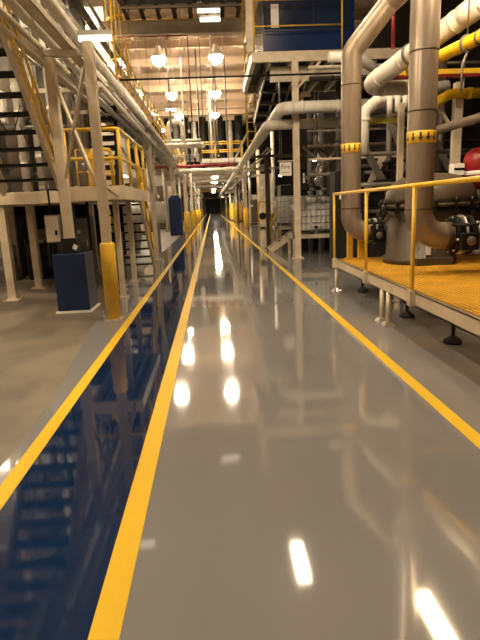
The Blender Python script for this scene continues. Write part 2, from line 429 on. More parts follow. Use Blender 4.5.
# farther rack columns, left
ords = ['first','second','third','fourth','fifth','sixth','seventh','eighth']
t = column(-1.85,17.0,3.9,.12,'slim beige rack column with V braces past the lower stair')
b = MB(); b.bar((-1.85,17.0,2.0),(-2.9,17.0,3.85),.06,.06); b.bar((-1.85,17,2.1),(-1.85,15.2,3.85),.05,.06); b.bar((-1.85,17,2.1),(-1.85,18.8,3.85),.05,.06); b.build('brace', beige, t)
for i, yy in enumerate((36,47,58,72,90)):
    column(-1.74,yy,5.2 if yy < 40 else 4.9,.2,ords[i]+' guarded beige column along the left walkway line, counted from the lower stair', guard=(.19,1.35), plate=False, group='left guarded columns')
# catwalk on the left
t = thing('catwalk', 'long catwalk above the left pipe rack with beige edge beam', 'walkway', (-2.7,14,4.7))
MB().box(-3.5,-2.2,14,50,4.70,4.74).build('deck', darksteel, t)
b = MB(); b.bar((-2.18,14,4.66),(-2.18,50,4.66),.06,.22); b.bar((-3.52,14,4.66),(-3.52,50,4.66),.06,.22); b.build('edge_beam', beige, t)
for i in range(8):
    MB().bar((-2.6,15+i*4.6,4.55),(-2.6,15+i*4.6,4.04),.08,.08).build('support_leg', beige, t)
railing('yellow railing along the aisle edge of the long left catwalk', [(-2.2,14),(-2.2,50)], 4.74, 1.0, spacing=1.1, mid=2)
railing('yellow railing along the wall side of the long left catwalk', [(-3.45,18),(-3.45,50)], 4.74, 1.0, spacing=1.6)
t = thing('caged_ladder', 'tall yellow caged ladder from the left catwalk up to the roof', 'ladder', (-2.95,20.2,4.74))
for x in (-3.15,-2.75): MB().tube([(x,20.2,4.74),(x,20.2,8.9)], .03, 8).build('ladder_rail', yellow, t)
b = MB()
for i in range(13): b.tube([(-3.15,20.2,5.+i*.3),(-2.75,20.2,5.+i*.3)], .014, 6)
b.build('rung', yellow, t)
b = MB()
for i in range(5):
    z = 6.1+i*.65
    b.tube([(-2.95+.38*math.cos(a),20.2-.36*(1-math.cos(a*0))-.62*math.sin(a),z) for a in [PI*k/8 for k in range(9)]], .02, 6)
for k in (1,3,4,5,7):
    a = PI*k/8; b.tube([(-2.95+.38*math.cos(a),20.2-.62*math.sin(a),6.1),(-2.95+.38*math.cos(a),20.2-.62*math.sin(a),8.7)], .016, 6)
b.build('cage', yellow, t)

# ducts and tanks behind the rack
def duct(x0,x1,y0,y1,z0,z1,m,label,nb=6):
    t = thing('air_duct', label, 'duct', ((x0+x1)/2,(y0+y1)/2,z0))
    MB().box(x0,x1,y0,y1,z0,z1).build('duct_body', m, t, bev=.01)
    for i in range(nb):
        z = z0+(z1-z0)*(i+.5)/nb
        MB().box(x0-.03,x1+.03,y0-.03,y1+.03,z-.03,z+.03).build('flange', m, t)
    return t
duct(-4.3,-3.65,13.6,14.6,2.0,9.2,greysteel,'tall grey duct rising behind the black stair')
duct(-5.5,-4.6,14.2,15.6,2.0,9.2,vesselgrey,'wide brown-grey duct in the left bay, left of the tall grey duct')
duct(-3.95,-3.35,15.6,16.1,4.8,9.2,greysteel,'dark grey duct rising by the start of the left catwalk',5)
duct(-4.9,-4.4,11.6,12.1,2.0,9.2,greysteel,'dark grey duct at the back of the landing behind the upper left stair',6)
duct(-4.2,-3.7,17.2,18.2,2.0,9.2,greysteel,'grey duct beyond the left catwalk start')
duct(-4.6,-3.75,22.,23.5,0,9.2,white,'pale duct beside the left catwalk railing')
for i, (x,y,r,m,l) in enumerate(((-4.75,12.6,.11,white,'white upright pipe seen through the upper left stair, left one'),(-4.3,12.8,.09,white,'white upright pipe seen through the upper left stair, middle one'),
            (-3.9,12.75,.11,white,'white upright pipe just left of the black stair'),(-3.35,13.6,.08,galv,'thin grey upright pipe beside the tall grey duct'),(-5.4,12.9,.09,beige,'beige upright pipe at the far left of the left bay'))):
    pipe([(x,y,2.0 if y > 12.3 else 0),(x,y,8.6)], r, m, l, name='upright_pipe', bands=[((x,y,z),(0,0,1),.1) for z in (2.2,2.9,4.4,6.2)])
t = thing('wall_panel', 'large pale equipment housing standing on the mezzanine behind the landing', 'housing', (-5.4,16.6,2))
MB().box(-7.2,-3.6,16.2,17.0,2.,4.6).build('housing_body', wallm, t)
b = MB()
for i in range(11): b.box(-7.15+.35*i,-7.11+.35*i,16.17,16.2,2.1,4.5)
b.build('seam', beige2, t)
b = MB(); b.box(-6.6,-5.7,16.15,16.2,2.4,3.4); b.build('hatch', greysteel, t)
# pipes along upper left
for i,(x,z,r,m,l) in enumerate(((-3.3,6.4,.06,white,'thin white pipe high over the left catwalk'),(-3.4,7.2,.1,greysteel,'grey pipe high on the left, below the roof'),(-2.45,6.05,.04,galv,'slim conduit above the left catwalk railing'))):
    pipe([(x,9.5,z),(x,40,z)], r, m, l, bands=[((x,yy,z),(0,1,0),.1) for yy in (11,14,17,21,26)], hang=[((x,yy,z),9.9) for yy in (24,30)] if i else None)
t = thing('mezzanine', 'grey mezzanine floor added behind the landing to shade the left bay below', 'platform', (-5.2,15,1.8))  # floor added so the bay beneath it falls into shade
MB().box(-7.4,-3.05,12.26,19.4,1.96,2.0).build('deck', greysteel, t)
b = MB(); b.bar((-7.4,12.3,1.88),(-3.05,12.3,1.88),.08,.16); b.bar((-3.08,12.3,1.88),(-3.08,19.4,1.88),.08,.16); b.bar((-7.36,12.3,1.88),(-7.36,19.4,1.88),.08,.16); b.build('edge_beam', beige, t)
for xx in (-7.2,-5.2,-3.15):
    for yy in (14.0,19.3): MB().box(xx-.06,xx+.06,yy-.06,yy+.06,0,1.96).build('leg', beige2, t)
struct('wall_shade_screen', MB().box(XL,-3.2,19.5,19.6,0,1.95), walldark)  # dark screen added to hide the lit left wall below the mezzanine
# dark things under and behind the landing
def cabinet(x0,x1,y0,y1,z1,m,dm,label,group=None,legs=.1,cat='cabinet',name='control_cabinet'):
    t = thing(name, label, cat, ((x0+x1)/2,(y0+y1)/2,0), group)
    MB().box(x0,x1,y0,y1,legs,z1).build('body', m, t, bev=.01)
    MB().box(x0+.03,x1-.03,y0+.03,y1-.03,0,legs).build('plinth', darksteel, t)
    d = MB().box(x0+.03,x1-.03,y0-.018,y0,legs+.04,z1-.04).build('door', dm, t, bev=.005)
    MB().box(x1-.10,x1-.07,y0-.04,y0-.018,(z1)*.5,(z1)*.5+.16).build('handle', galv, d)
    MB().box(x0+.1,x0+.22,y0-.021,y0-.018,z1*.72,z1*.78).build('label_plate', labelw, t)
    return t
cabinet(-2.35,-2.0,11.35,11.75,1.15,black,black,'black cabinet standing under the back of the landing')
cabinet(-3.55,-3.1,13.4,13.9,1.5,darksteel,greysteel,'dark grey cabinet under the left stair landing, left of the black one')
cabinet(-5.9,-5.0,14.4,15.,1.6,darksteel,darksteel,'wide dark cabinet deep in the left bay')
cabinet(-4.75,-4.2,14.2,14.8,1.2,greysteel,greysteel,'grey-doored cabinet deep in the left bay')
pipe([(-2.9,11.2,0),(-2.9,11.2,1.9)], .04, greysteel, 'thin grey post under the landing', name='post', cat='post')
pipe([(-2.55,11.0,0),(-2.55,11.0,1.9)], .03, darksteel, 'thin dark post under the landing, right of the grey one', name='post', cat='post')
# drums and boxes on the concrete, deep left
def drum(x,y,m,label,z=0,group=None):
    t = thing('steel_drum', label, 'drum', (x,y,z), group)
    MB().lathe([(.27,z),(.285,z+.02),(.28,z+.28),(.292,z+.3),(.28,z+.32),(.28,z+.57),(.292,z+.59),(.28,z+.61),(.285,z+.86),(.27,z+.88)], (x,y,0), n=24).build('shell', m, t)
    MB().lathe([(.262,z+.87),(.262,z+.885)], (x,y,0), n=24).build('lid', m, t)
    MB().cyl((x+.14,y,z+.885),(x+.14,y,z+.91),.035,10).build('bung', galv, t)
    return t
drum(-5.2,13.2,greysteel,'grey steel drum on the concrete in the left bay, nearest one',group='drums in the left bay')
drum(-4.45,13.4,darksteel,'black steel drum on the concrete in the left bay',group='drums in the left bay')
drum(-6.3,13.7,blue,'blue steel drum at the far left of the left bay',group='drums in the left bay')
t = thing('work_bench', 'low dark bench with pale boxes on it, deep in the left bay', 'bench', (-6.6,12.2,0))
MB().box(-7.4,-5.7,11.9,12.6,.82,.88).build('bench_top', greysteel, t)
for xx in (-7.35,-5.75):
    for yy in (11.95,12.55): MB().box(xx-.03,xx+.03,yy-.03,yy+.03,0,.82).build('leg', darksteel, t)
for i,(xx,w,h,m,l) in enumerate(((-6.1,.3,.22,labelw,'pale carton on the right end of the dark bench'),(-6.6,.24,.3,beige2,'beige carton in the middle of the dark bench'),(-7.1,.34,.2,labelw,'pale carton on the left end of the dark bench'))):
    t = thing('carton', l, 'box', (xx,12.25,.88), 'cartons on the dark bench')
    MB().box(xx-w/2,xx+w/2,12.1,12.4,.88,.88+h).build('carton_body', m, t, bev=.004)
    MB().box(xx-.025,xx+.025,12.098,12.402,.881,.883+h).build('tape', beige, t)
# white ribbed tank beyond the lower stair
t = thing('storage_tank', 'white horizontal ribbed tank beyond the lower stair', 'tank', (-2.35,20.0,0))
MB().lathe([(.05,-.05),(.30,-.02),(.38,.06),(.39,.1),(.39,1.3),(.38,1.34),(.3,1.42),(.05,1.45)], (-3.15,20.0,1.48), (1,0,0), 24).build('shell', whitep, t)
for k in range(7): MB().lathe([(.385,0),(.402,.01),(.402,.05),(.385,.06)], (-3.02+k*.19,20.0,1.48), (1,0,0), 24).build('rib', white, t)
for xx in (-2.9,-2.1):
    MB().box(xx-.06,xx+.06,19.65,20.35,.0,1.14).build('saddle', greysteel, t)
# blue far column guard
t = thing('column_guard', 'tall dark blue column cover by the left walkway line beyond the white tank', 'guard', (-2.22,32.5,0))
MB().box(-2.62,-1.84,32.2,32.8,.0,2.15).build('guard_box', blue, t, bev=.03)
b = MB(); b.hexa([(-2.62,32.2,2.15),(-1.84,32.2,2.15),(-1.84,32.8,2.15),(-2.62,32.8,2.15),(-2.45,32.35,2.36),(-2.0,32.35,2.36),(-2.0,32.65,2.36),(-2.45,32.65,2.36)]); b.build('sloped_cap', blue, t)
column(-2.22,32.5,4.8,.22,'beige column rising out of the tall dark blue cover', z0=2.36, plate=False)

# ================================================================== ABOVE THE AISLE
struct('ceiling_beam', MB().ibeam((-3.6,20.0,7.78),(1.5,20.0,7.78), .3, .46, .03), beige2)
t = thing('overhead_platform', 'dark grated platform high above the aisle, top of the picture', 'platform', (-.8,15,8.0))
MB().box(-2.6,1.3,10.5,19.8,8.32,8.36).build('deck', darksteel, t)
b = MB()
for i in range(8): b.ibeam((-2.55+.54*i,10.5,8.16),(-2.55+.54*i,19.85,8.16), .14, .3, .02)
b.build('joist', darksteel, t)
for i in range(4): MB().bar((-2.6,12+i*2.2,8.0),(1.3,12+i*2.2,8.0), .08, .08).build('cross_bar', beige2, t)
b = MB()
for x in (-2.55,-1.4,.0,1.25):
    b.tube([(x,19.7,8.36),(x,19.7,9.4)], .03, 8)
b.tube([(-2.55,19.7,9.4),(1.25,19.7,9.4)], .03, 8); b.tube([(-2.55,19.7,8.9),(1.25,19.7,8.9)], .025, 8)
b.tube([(-2.5,20.25,8.13),(1.3,20.25,8.13)], .035, 8); b.build('edge_rail', yellow, t)
b = MB()
for x in (-2.5,1.2):
    for yy in (11,15,19): b.tube([(x,yy,8.3),(x,yy,ZC)], .03, 6)
b.build('hanger_rod', darksteel, t)
pipe([(-3.0,19.6,7.42),(-.55,19.6,7.40),(-.55,19.6,4.6)], .02, redpipe_m, 'thin red sprinkler pipe turning down below the big cross beam', bands=[((-1.2,19.6,7.41),(1,0,0),.1)])
pipe([(-2.6,14.9,4.98),(3.7,14.9,4.98)], .026, darksteel, 'thin dark conduit spanning the aisle in front of the upper platform', name='conduit', cat='conduit')
# cross pipes over the aisle
pipe([(-3.1,30,3.86),(1.35,30,3.86)], .075, red, 'dark red pipe crossing above the far aisle', bands=[((x,30,3.86),(1,0,0),.16) for x in (-2.,-.6,.7)])
pipe([(-2.2,30.4,3.62),(1.7,30.4,3.62)], .13, white, 'white insulated pipe crossing just below the dark red pipe', bands=[((x,30.4,3.62),(1,0,0),.1) for x in (-1.2,.1,.9,1.3)])
pipe([(-2.6,27,4.62),(-.2,27,4.62)], .13, white, 'white pipe stub reaching out over the aisle from the left rack', bands=[((x,27,4.62),(1,0,0),.1) for x in (-1.8,-1.,-.3)])
pipe([(-2.0,28,3.0),(-2.0,28,5.9),(-1.3,28,5.9),(-1.3,28,4.4)], .11, white, 'white pipe loop of the valve cluster over the left walkway', bands=[((-2,28,4.9),(0,0,1),.2),((-1.3,28,5.2),(0,0,1),.2)])
pipe([(-2.6,28.4,5.02),(-.4,28.4,5.02)], .08, white, 'white header pipe the small white valves hang from')
for i in range(5):
    t = thing('valve', 'small white valve in the cluster over the left walkway, '+['first','second','third','fourth','last'][i]+' from the left', 'valve', (-1.7+.27*i,28.4,4.15), 'white valves over the walkway')
    x = -1.7+.27*i
    MB().lathe([(.05,-.2),(.1,-.18),(.1,-.12),(.06,-.1),(.12,0),(.06,.1),(.1,.12),(.1,.18),(.05,.2)], (x,28.4,4.15), (0,0,1), 14).build('valve_body', white, t)
    MB().tube([(x,28.4,4.3),(x,28.4,5.0)], .05, 10).build('riser', white, t)
    MB().lathe([(.09,0),(.11,.015),(.09,.03)], (x,28.25,4.15), (0,-1,0), 14).build('handwheel', galv, t)
struct('ceiling_low', MB().box(-6,6,54.2,YE,5.75,5.9), ceilm)
for i, yy in enumerate((60,72,86,102,120)):
    struct('ceiling_beam', MB().ibeam((-6,yy,5.5),(6,yy,5.5), .3, .5, .03), beige2)
for i, (yy,z,m,c) in enumerate(((56.5,4.3,white,'white'),(64,4.05,beige2,'beige'),(76,4.4,white,'white'),(90,4.2,yellow,'yellow'))):
    pipe([(-3.4,yy,z),(3.4,yy,z)], .12, m, c+' pipe crossing the far end of the aisle, '+ords[i]+' beyond the dark ducts')
# far bridge with yellow rail
t = thing('crossing_bridge', 'far footbridge over the aisle with yellow railings', 'bridge', (.5,35,4.6))
MB().box(-.6,2.2,34.4,35.6,4.55,4.6).build('deck', darksteel, t)
b = MB(); b.bar((-.6,34.4,4.48),(2.2,34.4,4.48),.08,.24); b.bar((-.6,35.6,4.48),(2.2,35.6,4.48),.08,.24); b.build('edge_beam', white, t)
for yy in (34.42,35.58):
    for z in (5.1,5.6): MB().tube([(-.5,yy,z),(2.1,yy,z)], .04, 8).build('rail', yellow, t)
    for x in (-.5,.4,1.3,2.1): MB().tube([(x,yy,4.6),(x,yy,5.6)], .04, 8).build('rail_post', yellow, t)
# hanging rods
for i,(x,y,z0) in enumerate(((-1.6,24,5.0),(-1.1,26,4.7),(-.8,23,4.8),(-.45,29,4.0),(-.2,24.5,4.4),(.05,31,4.0),(.3,25,4.4),(-1.35,31,4.2),(-.95,33,4.2),(.55,33,4.7),(.9,27,4.8),(-.6,36,4.6),(.2,38,4.6),(1.1,31,4.0))):
    m = (galv,white,beige2,darksteel,greysteel)[i % 5]
    t = thing('hanging_conduit', 'thin upright conduit hanging from the roof over the far aisle', 'conduit', (x,y,z0), 'conduits hanging over the far aisle')
    MB().tube([(x,y,z0),(x,y,9.6)], .022 if i % 3 else .04, 8).build('conduit_run', m, t)
    MB().box(x-.05,x+.05,y-.04,y+.04,z0-.12,z0).build('junction_box', galv, t)
# dark duct bank closing the roof space
for i in range(9):
    x = -3.9+i*.85; w = .6+.15*(i % 3)
    z0 = (5.0,5.6,4.6,6.4,5.2,6.0,5.0,4.7,5.5)[i]
    t = thing('hanging_duct', ['first','second','third','fourth','fifth','sixth','seventh','eighth','last'][i]+' from the left in the bank of dark ducts hanging at the far roof', 'duct', (x,52,z0), 'dark ducts at the far roof')
    m = (darksteel,greysteel,darksteel,white,darksteel,greysteel,darksteel,beige2,darksteel)[i]
    MB().lathe([(w*.42,0),(w*.42,9.9-z0)], (x,52+(i % 2)*.6,z0), n=16).build('duct_body', m, t)
    for k in range(4): MB().lathe([(w*.42,0),(w*.46,.02),(w*.46,.08),(w*.42,.1)], (x,52+(i % 2)*.6,z0+.4+k*1.1), n=16).build('flange', m, t)
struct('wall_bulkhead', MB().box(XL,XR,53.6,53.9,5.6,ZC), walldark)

# ================================================================== RIGHT SIDE : yellow deck
DX, DY0, DY1, DZ = 2.19, 2.4, 9.36, .585
t = thing('raised_deck', 'raised deck with yellow grating and beige edge channel on the right', 'platform', (3.6,6.,0))
b = MB()
b.box(DX,DX+.012,DY0,DY1,DZ-.15,DZ); b.box(DX,DX+.06,DY0,DY1,DZ-.15,DZ-.138); b.box(DX,DX+.06,DY0,DY1,DZ-.012,DZ)
b.box(DX,5.3,DY1-.012,DY1,DZ-.15,DZ); b.box(DX,5.3,DY0,DY0+.012,DZ-.15,DZ); b.box(5.288,5.3,DY0,DY1,DZ-.15,DZ)
for yy in (4.15,5.5,6.45,6.7,7.9,9.1): b.box(DX+.02,5.28,yy-.03,yy+.03,DZ-.15,DZ-.04)
for xx in (2.6,3.6,4.6): b.box(xx-.03,xx+.03,DY0,DY1,DZ-.15,DZ-.04)
b.build('edge_channel', beige, t)
for (ya, yb) in ((DY0+.02,4.58),(4.6,6.98),(7.0,DY1-.02)):
    b = MB(); x = DX+.03
    while x < 5.26:
        b.box(x,x+.027,ya,yb,DZ-.035,DZ); x += .056
    yy = ya
    while yy < yb-.02:
        b.box(DX+.03,5.27,yy,yy+.014,DZ-.03,DZ-.004); yy += .15
    b.build('grating_panel', grate, t)
for (x,y,kk) in ((2.20,9.30,0),(2.20,6.70,0),(2.20,6.44,0),(2.62,9.08,1),(2.62,6.9,1),(2.62,5.5,1),(4.9,9.1,1),(4.9,6.9,1),(4.9,4.2,1),(2.62,3.2,1)):
    l = MB().cyl((x,y,.02),(x,y,DZ-.14), .032 if not kk else .022, 12).build('leg', beige if not kk else darksteel, t)
    b = MB()
    if not kk:
        b.box(x-.08,x+.08,y-.08,y+.08,0,.012); b.hexa([(x-.075,y-.075,.012),(x+.075,y-.075,.012),(x+.075,y+.075,.012),(x-.075,y+.075,.012),(x-.04,y-.04,.06),(x+.04,y-.04,.06),(x+.04,y+.04,.06),(x-.04,y+.04,.06)])
    else: b.lathe([(.10,0),(.10,.03),(.05,.07),(.02,.09)], (x,y,0), n=14)
    b.build('foot', silver if not kk else rubber, l)
# its railing
t = thing('safety_railing', 'yellow single-bar railing along the aisle edge of the yellow grated deck', 'railing', (2.16,6,DZ))
MB().tube([(2.165,9.34,1.735),(2.165,2.5,1.735)], .024, 12).build('top_rail', yellow, t)
for yy in (9.30,7.35,5.58,3.85):
    p = MB().tube([(2.165,yy,DZ-.12),(2.165,yy,1.73)], .023, 12).build('rail_post', yellow, t)
    MB().box(2.13,2.2,yy-.05,yy+.05,DZ-.15,DZ+.02).build('post_bracket', beige, p)
for (x,y) in ((2.45,9.32),(2.62,9.22)):
    t = thing('guard_post', 'yellow post behind the elbow of the farther grey pipe, '+('left one' if x < 2.5 else 'right one'), 'post', (x,y,DZ), 'yellow posts at the deck end')
    MB().box(x-.05,x+.05,y-.03,y+.03,DZ,1.12 if x < 2.5 else .95).build('post', yellow, t, bev=.006)
    MB().box(x-.08,x+.08,y-.05,y+.05,DZ,DZ+.015).build('base_plate', yellow, t)

# big grey pipes
def arrows(px, py, z, r, t, n=12):
    MB().lathe([(r,-.075),(r+.004,-.073),(r+.004,.073),(r,.075)], (px,py,z), n=40).build('marker_band', yellow, t)
    b = MB()
    for k in range(n):
        a0 = 2*PI*k/n+.1
        def P(u, w, e): return V((px+(r+e)*math.cos(a0+u/r), py+(r+e)*math.sin(a0+u/r), z+w))
        for quad in (((-.010,.0),(.010,.0),(.010,.055),(-.010,.055)), ((-.030,0),(0,-.055),(0,-.055),(.030,0))):
            i = len(b.v)
            for (u,w) in quad: b.v.append(P(u,w,.006))
            b.face((i,i+1,i+2,i+3) if quad[1] != quad[2] else (i,i+1,i+3))
    b.build('arrow_marks', ink, t)
def weld(t, p, d, r):
    MB().lathe([(r,-.012),(r+.006,0),(r,.012)], p, d, 28).build('weld_seam', vesselgrey, t)
R2 = .178
P2X, P2Y, PZ = 2.74, 6.9, 1.10
t = thing('process_pipe', 'large grey upright pipe with yellow arrow band, the nearer one, in front of the vessel', 'pipe', (P2X,P2Y,PZ))
MB().tube(fillet([(P2X,P2Y,7.2),(P2X,P2Y,PZ),(P2X+.44,P2Y,PZ)], .33, 12), R2, 32).build('pipe_run', pipegrey, t)
for z in (3.38,2.68,1.46): weld(t, (P2X,P2Y,z), (0,0,1), R2)
weld(t, (P2X+.36,P2Y,PZ), (1,0,0), R2)
arrows(P2X,P2Y,2.36,R2,t)
R1 = .165
P1X, P1Y, P1Z = 2.385, 9.02, 1.08
t = thing('process_pipe', 'farther large grey upright pipe with yellow arrow band, bent away at the top', 'pipe', (P1X,P1Y,P1Z))
MB().tube(fillet([(3.9,7.9,5.35),(2.95,8.9,4.62),(P1X,P1Y,3.95),(P1X,P1Y,P1Z),(P1X+.32,P1Y,P1Z)], .28, 10), R1, 32).build('pipe_run', pipegrey, t)
for z in (3.45,1.48): weld(t, (P1X,P1Y,z), (0,0,1), R1)
arrows(P1X,P1Y,2.46,R1,t)
# valves
def bfly(x, y, z, r, label, L=.22):
    t = thing('butterfly_valve', label, 'valve', (x,y,z-r))
    for s in (0, 1):
        MB().lathe([(r*.95,0),(r*1.45,0),(r*1.45,.045),(r*.95,.045)], (x+s*L,y,z), (1,0,0), 28).build('flange', black, t)
    MB().lathe([(r*1.0,.045),(r*1.22,.06),(r*1.22,L-.01),(r*1.0,L)], (x,y,z), (1,0,0), 24).build('valve_body', black, t)
    MB().lathe([(r*1.2,L*.5),(r*1.5,L*.5+.01),(r*1.5,L*.5+.03),(r*1.2,L*.5+.04)], (x,y,z), (1,0,0), 24).build('steel_ring', galv, t)
    for k in range(8):
        b = MB(); a = 2*PI*k/8+.2; b.cyl((x-.03,y+r*1.32*math.cos(a),z+r*1.32*math.sin(a)),(x+L+.075,y+r*1.32*math.cos(a),z+r*1.32*math.sin(a)),.014,6)
        b.build('flange_bolt', galv, t)
    gx = x+L*.25
    MB().tube([(gx,y-r*1.1,z-.05),(gx,y-.42,z-.05)], .055, 12).build('stem_neck', black, t)
    g = MB().box(gx-.11,gx+.11,y-.48,y-.36,z-.17,z+.05).build('gear_box', black, t, bev=.02)
    MB().lathe([(.0,.012),(.05,.012),(.06,.0)], (gx-.0,y-.48,z-.05), (0,-1,0), 16).build('position_dial', greysteel, g)
    b = MB(); c = V((gx-.06,y-.42,z+.15))
    b.tube([c+V((.15*math.cos(a),.15*math.sin(a),0)) for a in [2*PI*k/18 for k in range(19)]], .016, 8)
    for k in range(4):
        a = PI/2*k+.4; b.tube([c, c+V((.15*math.cos(a),.15*math.sin(a),0))], .010, 6)
    b.build('handwheel', black, t)
    MB().tube([c+V((0,0,.02)), c-V((0,0,.14))], .014, 8).build('wheel_spindle', black, t)
    return t
bfly(P2X+.45, P2Y, PZ, R2, 'black butterfly valve at the elbow of the nearer grey pipe, right edge', L=.2)
pipe([(P2X+.70,P2Y,PZ),(P2X+1.9,P2Y,PZ)], R2, pipegrey, 'grey pipe leaving the right side of the near black valve', name='process_pipe')
bfly(P1X+.33, P1Y, P1Z, R1*.9, 'black butterfly valve between the farther grey pipe and the vessel', L=.12)
# vessel
VX, VY = 3.53, 8.45
t = thing('strainer_vessel', 'squat grey domed vessel on a skirt standing on the yellow deck', 'vessel', (VX,VY,DZ))
MB().lathe([(.58,DZ),(.58,DZ+.10),(.53,DZ+.105),(.53,DZ+.72)], (VX-.17,VY-.05,0), n=40).build('skirt', vesselgrey, t)
MB().lathe([(.50,1.12),(.64,1.17),(.70,1.26),(.70,1.48)], (VX,VY,0), n=44).build('lower_shell', vesselgrey, t)
MB().lathe([(.70,1.46),(.755,1.46),(.755,1.515),(.70,1.52)], (VX,VY,0), n=44).build('flange_ring', vesselgrey, t)
MB().lathe([(.71,1.52),(.71,1.60),(.68,1.72),(.60,1.83),(.46,1.92),(.28,1.97),(.0,1.99)], (VX,VY,0), n=44).build('dome_lid', vesselgrey, t)
for k in range(16):
    a = 2*PI*k/16+.12; x = VX+.765*math.cos(a); y = VY+.765*math.sin(a)
    c = MB(); c.cyl((x,y,1.32),(x,y,1.60),.016,8); c.box(x-.035,x+.035,y-.035,y+.035,1.52,1.56); c.box(x-.035,x+.035,y-.035,y+.035,1.36,1.41)
    c.build('clamp_bolt', darksteel, t)
MB().lathe([(.17,0),(.17,.5)], (P1X+.50,P1Y,P1Z), (1,0,0), 20).build('inlet_nozzle', vesselgrey, t)
MB().box(VX-.27,VX-.20,VY-.60,VY-.56,.74,.98).build('name_plate', labelw, t)
MB().box(VX-.45,VX+.12,VY-.68,VY-.56,DZ+.0,DZ+.11).build('foot_plate', vesselgrey, t)
# red motor
MX, MY = 4.66, 9.1
t = thing('pump_motor', 'red upright motor with white bands behind the domed vessel', 'motor', (MX,MY,DZ))
MB().lathe([(.3,DZ),(.3,DZ+.04),(.12,DZ+.1),(.12,1.2),(.2,1.3)], (MX,MY,0), n=24).build('stand', greysteel, t)
MB().lathe([(.22,1.25),(.24,1.3),(.24,1.95)], (MX,MY,0), n=24).build('motor_body', darksteel, t)
b = MB()
for k in range(20):
    a = 2*PI*k/20; b.bar((MX+.26*math.cos(a),MY+.26*math.sin(a),1.34),(MX+.26*math.cos(a),MY+.26*math.sin(a),1.74),.01,.04,(math.cos(a),math.sin(a),0))
b.build('cooling_fin', red, t)
MB().lathe([(.27,1.75),(.27,2.2),(.24,2.32),(.13,2.40),(.0,2.42)], (MX,MY,0), n=24).build('fan_cover', red, t)
MB().lathe([(.272,1.95),(.277,1.96),(.277,2.01),(.272,2.02)], (MX,MY,0), n=24).build('white_band', labelw, t)
t = thing('junction_box', 'white electrical box with black stripes beside the red motor', 'electrical box', (MX-.40,MY,1.3))
MB().box(MX-.50,MX-.32,MY-.12,MY+.1,1.5,2.15).build('box_body', labelw, t, bev=.01)
b = MB()
for k in range(5): b.box(MX-.502,MX-.318,MY-.124,MY-.118,1.56+k*.12,1.60+k*.12)
b.build('stripe', black, t)
MB().tube([(MX-.4,MY,DZ),(MX-.4,MY,1.5)], .03, 8).build('pedestal', greysteel, t)

# upper right pipework
W1A = V((4.75,6.6,4.75)); W1B = V((3.13,10.8,3.77)); wd = (W1B-W1A).normalized()
W = lambda k: W1A.lerp(W1B, k)
pipe([W1A, W1B, (4.6,11.1,3.84)], .165, white, 'thick white insulated pipe slanting across the top right', name='insulated_pipe', rad=.28, n=24,
     bands=[(W(k),wd,w) for (k,w) in ((.38,.05),(.43,.34),(.50,.05),(.76,.03),(.9,.03))]+[((3.5,10.87,3.785),(1,.2,.05),.05),((3.95,10.96,3.805),(1,.2,.05),.05)])
MB_h = MB(); MB_h.tube([W(.72)+V((0,0,.17)), V((W(.72).x,W(.72).y,7.2))], .012, 6)
MB_h.lathe([(.17,-.025),(.19,-.025),(.19,.025),(.17,.025)], W(.72), wd, 20)
tag(MB_h.build('pipe_hanger', greysteel, None, W(.72)), 'grey hanger ring and rod holding the thick white slanting pipe', 'hanger')
pipe([(5.3,11.95,3.98),(4.44,11.9,3.87),(3.74,11.9,3.74),(3.45,11.9,3.50),(3.42,11.9,3.16),(3.42,11.9,2.6)], .125, white, 'white insulated pipe with elbows below the thick white pipe', name='insulated_pipe', n=20, rad=.2,
     bands=[((4.1,11.9,3.805),(1,0,.18),.05),((3.6,11.9,3.62),(.75,0,.6),.07),((3.435,11.9,3.33),(.1,0,1),.09)])
for k in range(3):
    x = 3.95+.17*k
    pipe([(x,11.75,3.78),(x,11.75,3.40+.05*k)], .06, white, ['left','middle','right'][k]+' one of three short white stubs below the elbowed white pipe', name='pipe_stub')
pipe([(4.35,5.4,3.8),(3.75,8.9,3.8),(3.62,9.7,3.8)], .095, yellowpipe, 'bright yellow pipe crossing the top right corner', rad=.2, n=20, bands=[((3.93,7.85,3.8),(-.17,1,0),.04)], bandm=greysteel)
h = MB(); h.lathe([(.10,-.02),(.125,-.02),(.125,.02),(.10,.02)], (3.88,8.15,3.8), (-.17,1,0), 16); h.tube([(3.88,8.15,3.92),(3.88,8.15,6.)], .012, 6); h.tube([(3.88,8.1,3.7),(3.80,8.1,3.5),(3.80,8.1,3.1)], .018, 6)
tag(h.build('pipe_hanger', greysteel, None, (3.88,8.15,3.8)), 'dark hanger ring and rod holding the bright yellow pipe', 'hanger')
pipe([(4.9,6.4,2.92),(4.11,9.5,2.78),(3.9,10.3,2.75)], .075, pipegrey, 'grey pipe behind the nearer upright pipe, below the yellow one', rad=.2)
pipe([(5.05,8.8,3.75),(5.05,8.8,5.2)], .10, galv, 'short grey upright pipe at the right edge beside the yellow pipe', bands=[((5.05,8.8,3.82),(0,0,1),.12)])
pipe([(4.4,10.9,3.35),(4.9,10.9,3.62),(5.9,10.9,3.62)], .10, yellowpipe, 'short yellow pipe under the yellowish beam behind the red motor', rad=.2, bands=[((5.3,10.9,3.62),(1,0,0),.1)])
pipe([(3.4,10.0,5.2),(3.4,10.0,4.25)], .035, redpipe_m, 'thin dark red upright pipe between the large grey pipes')
pipe([(2.9,13.0,4.9),(3.6,13.0,4.9),(4.4,13.4,4.5)], .12, white, 'dusty white pipe high behind the bend of the farther grey pipe', rad=.25, bands=[((3.3,13,4.9),(1,0,0),.1)])
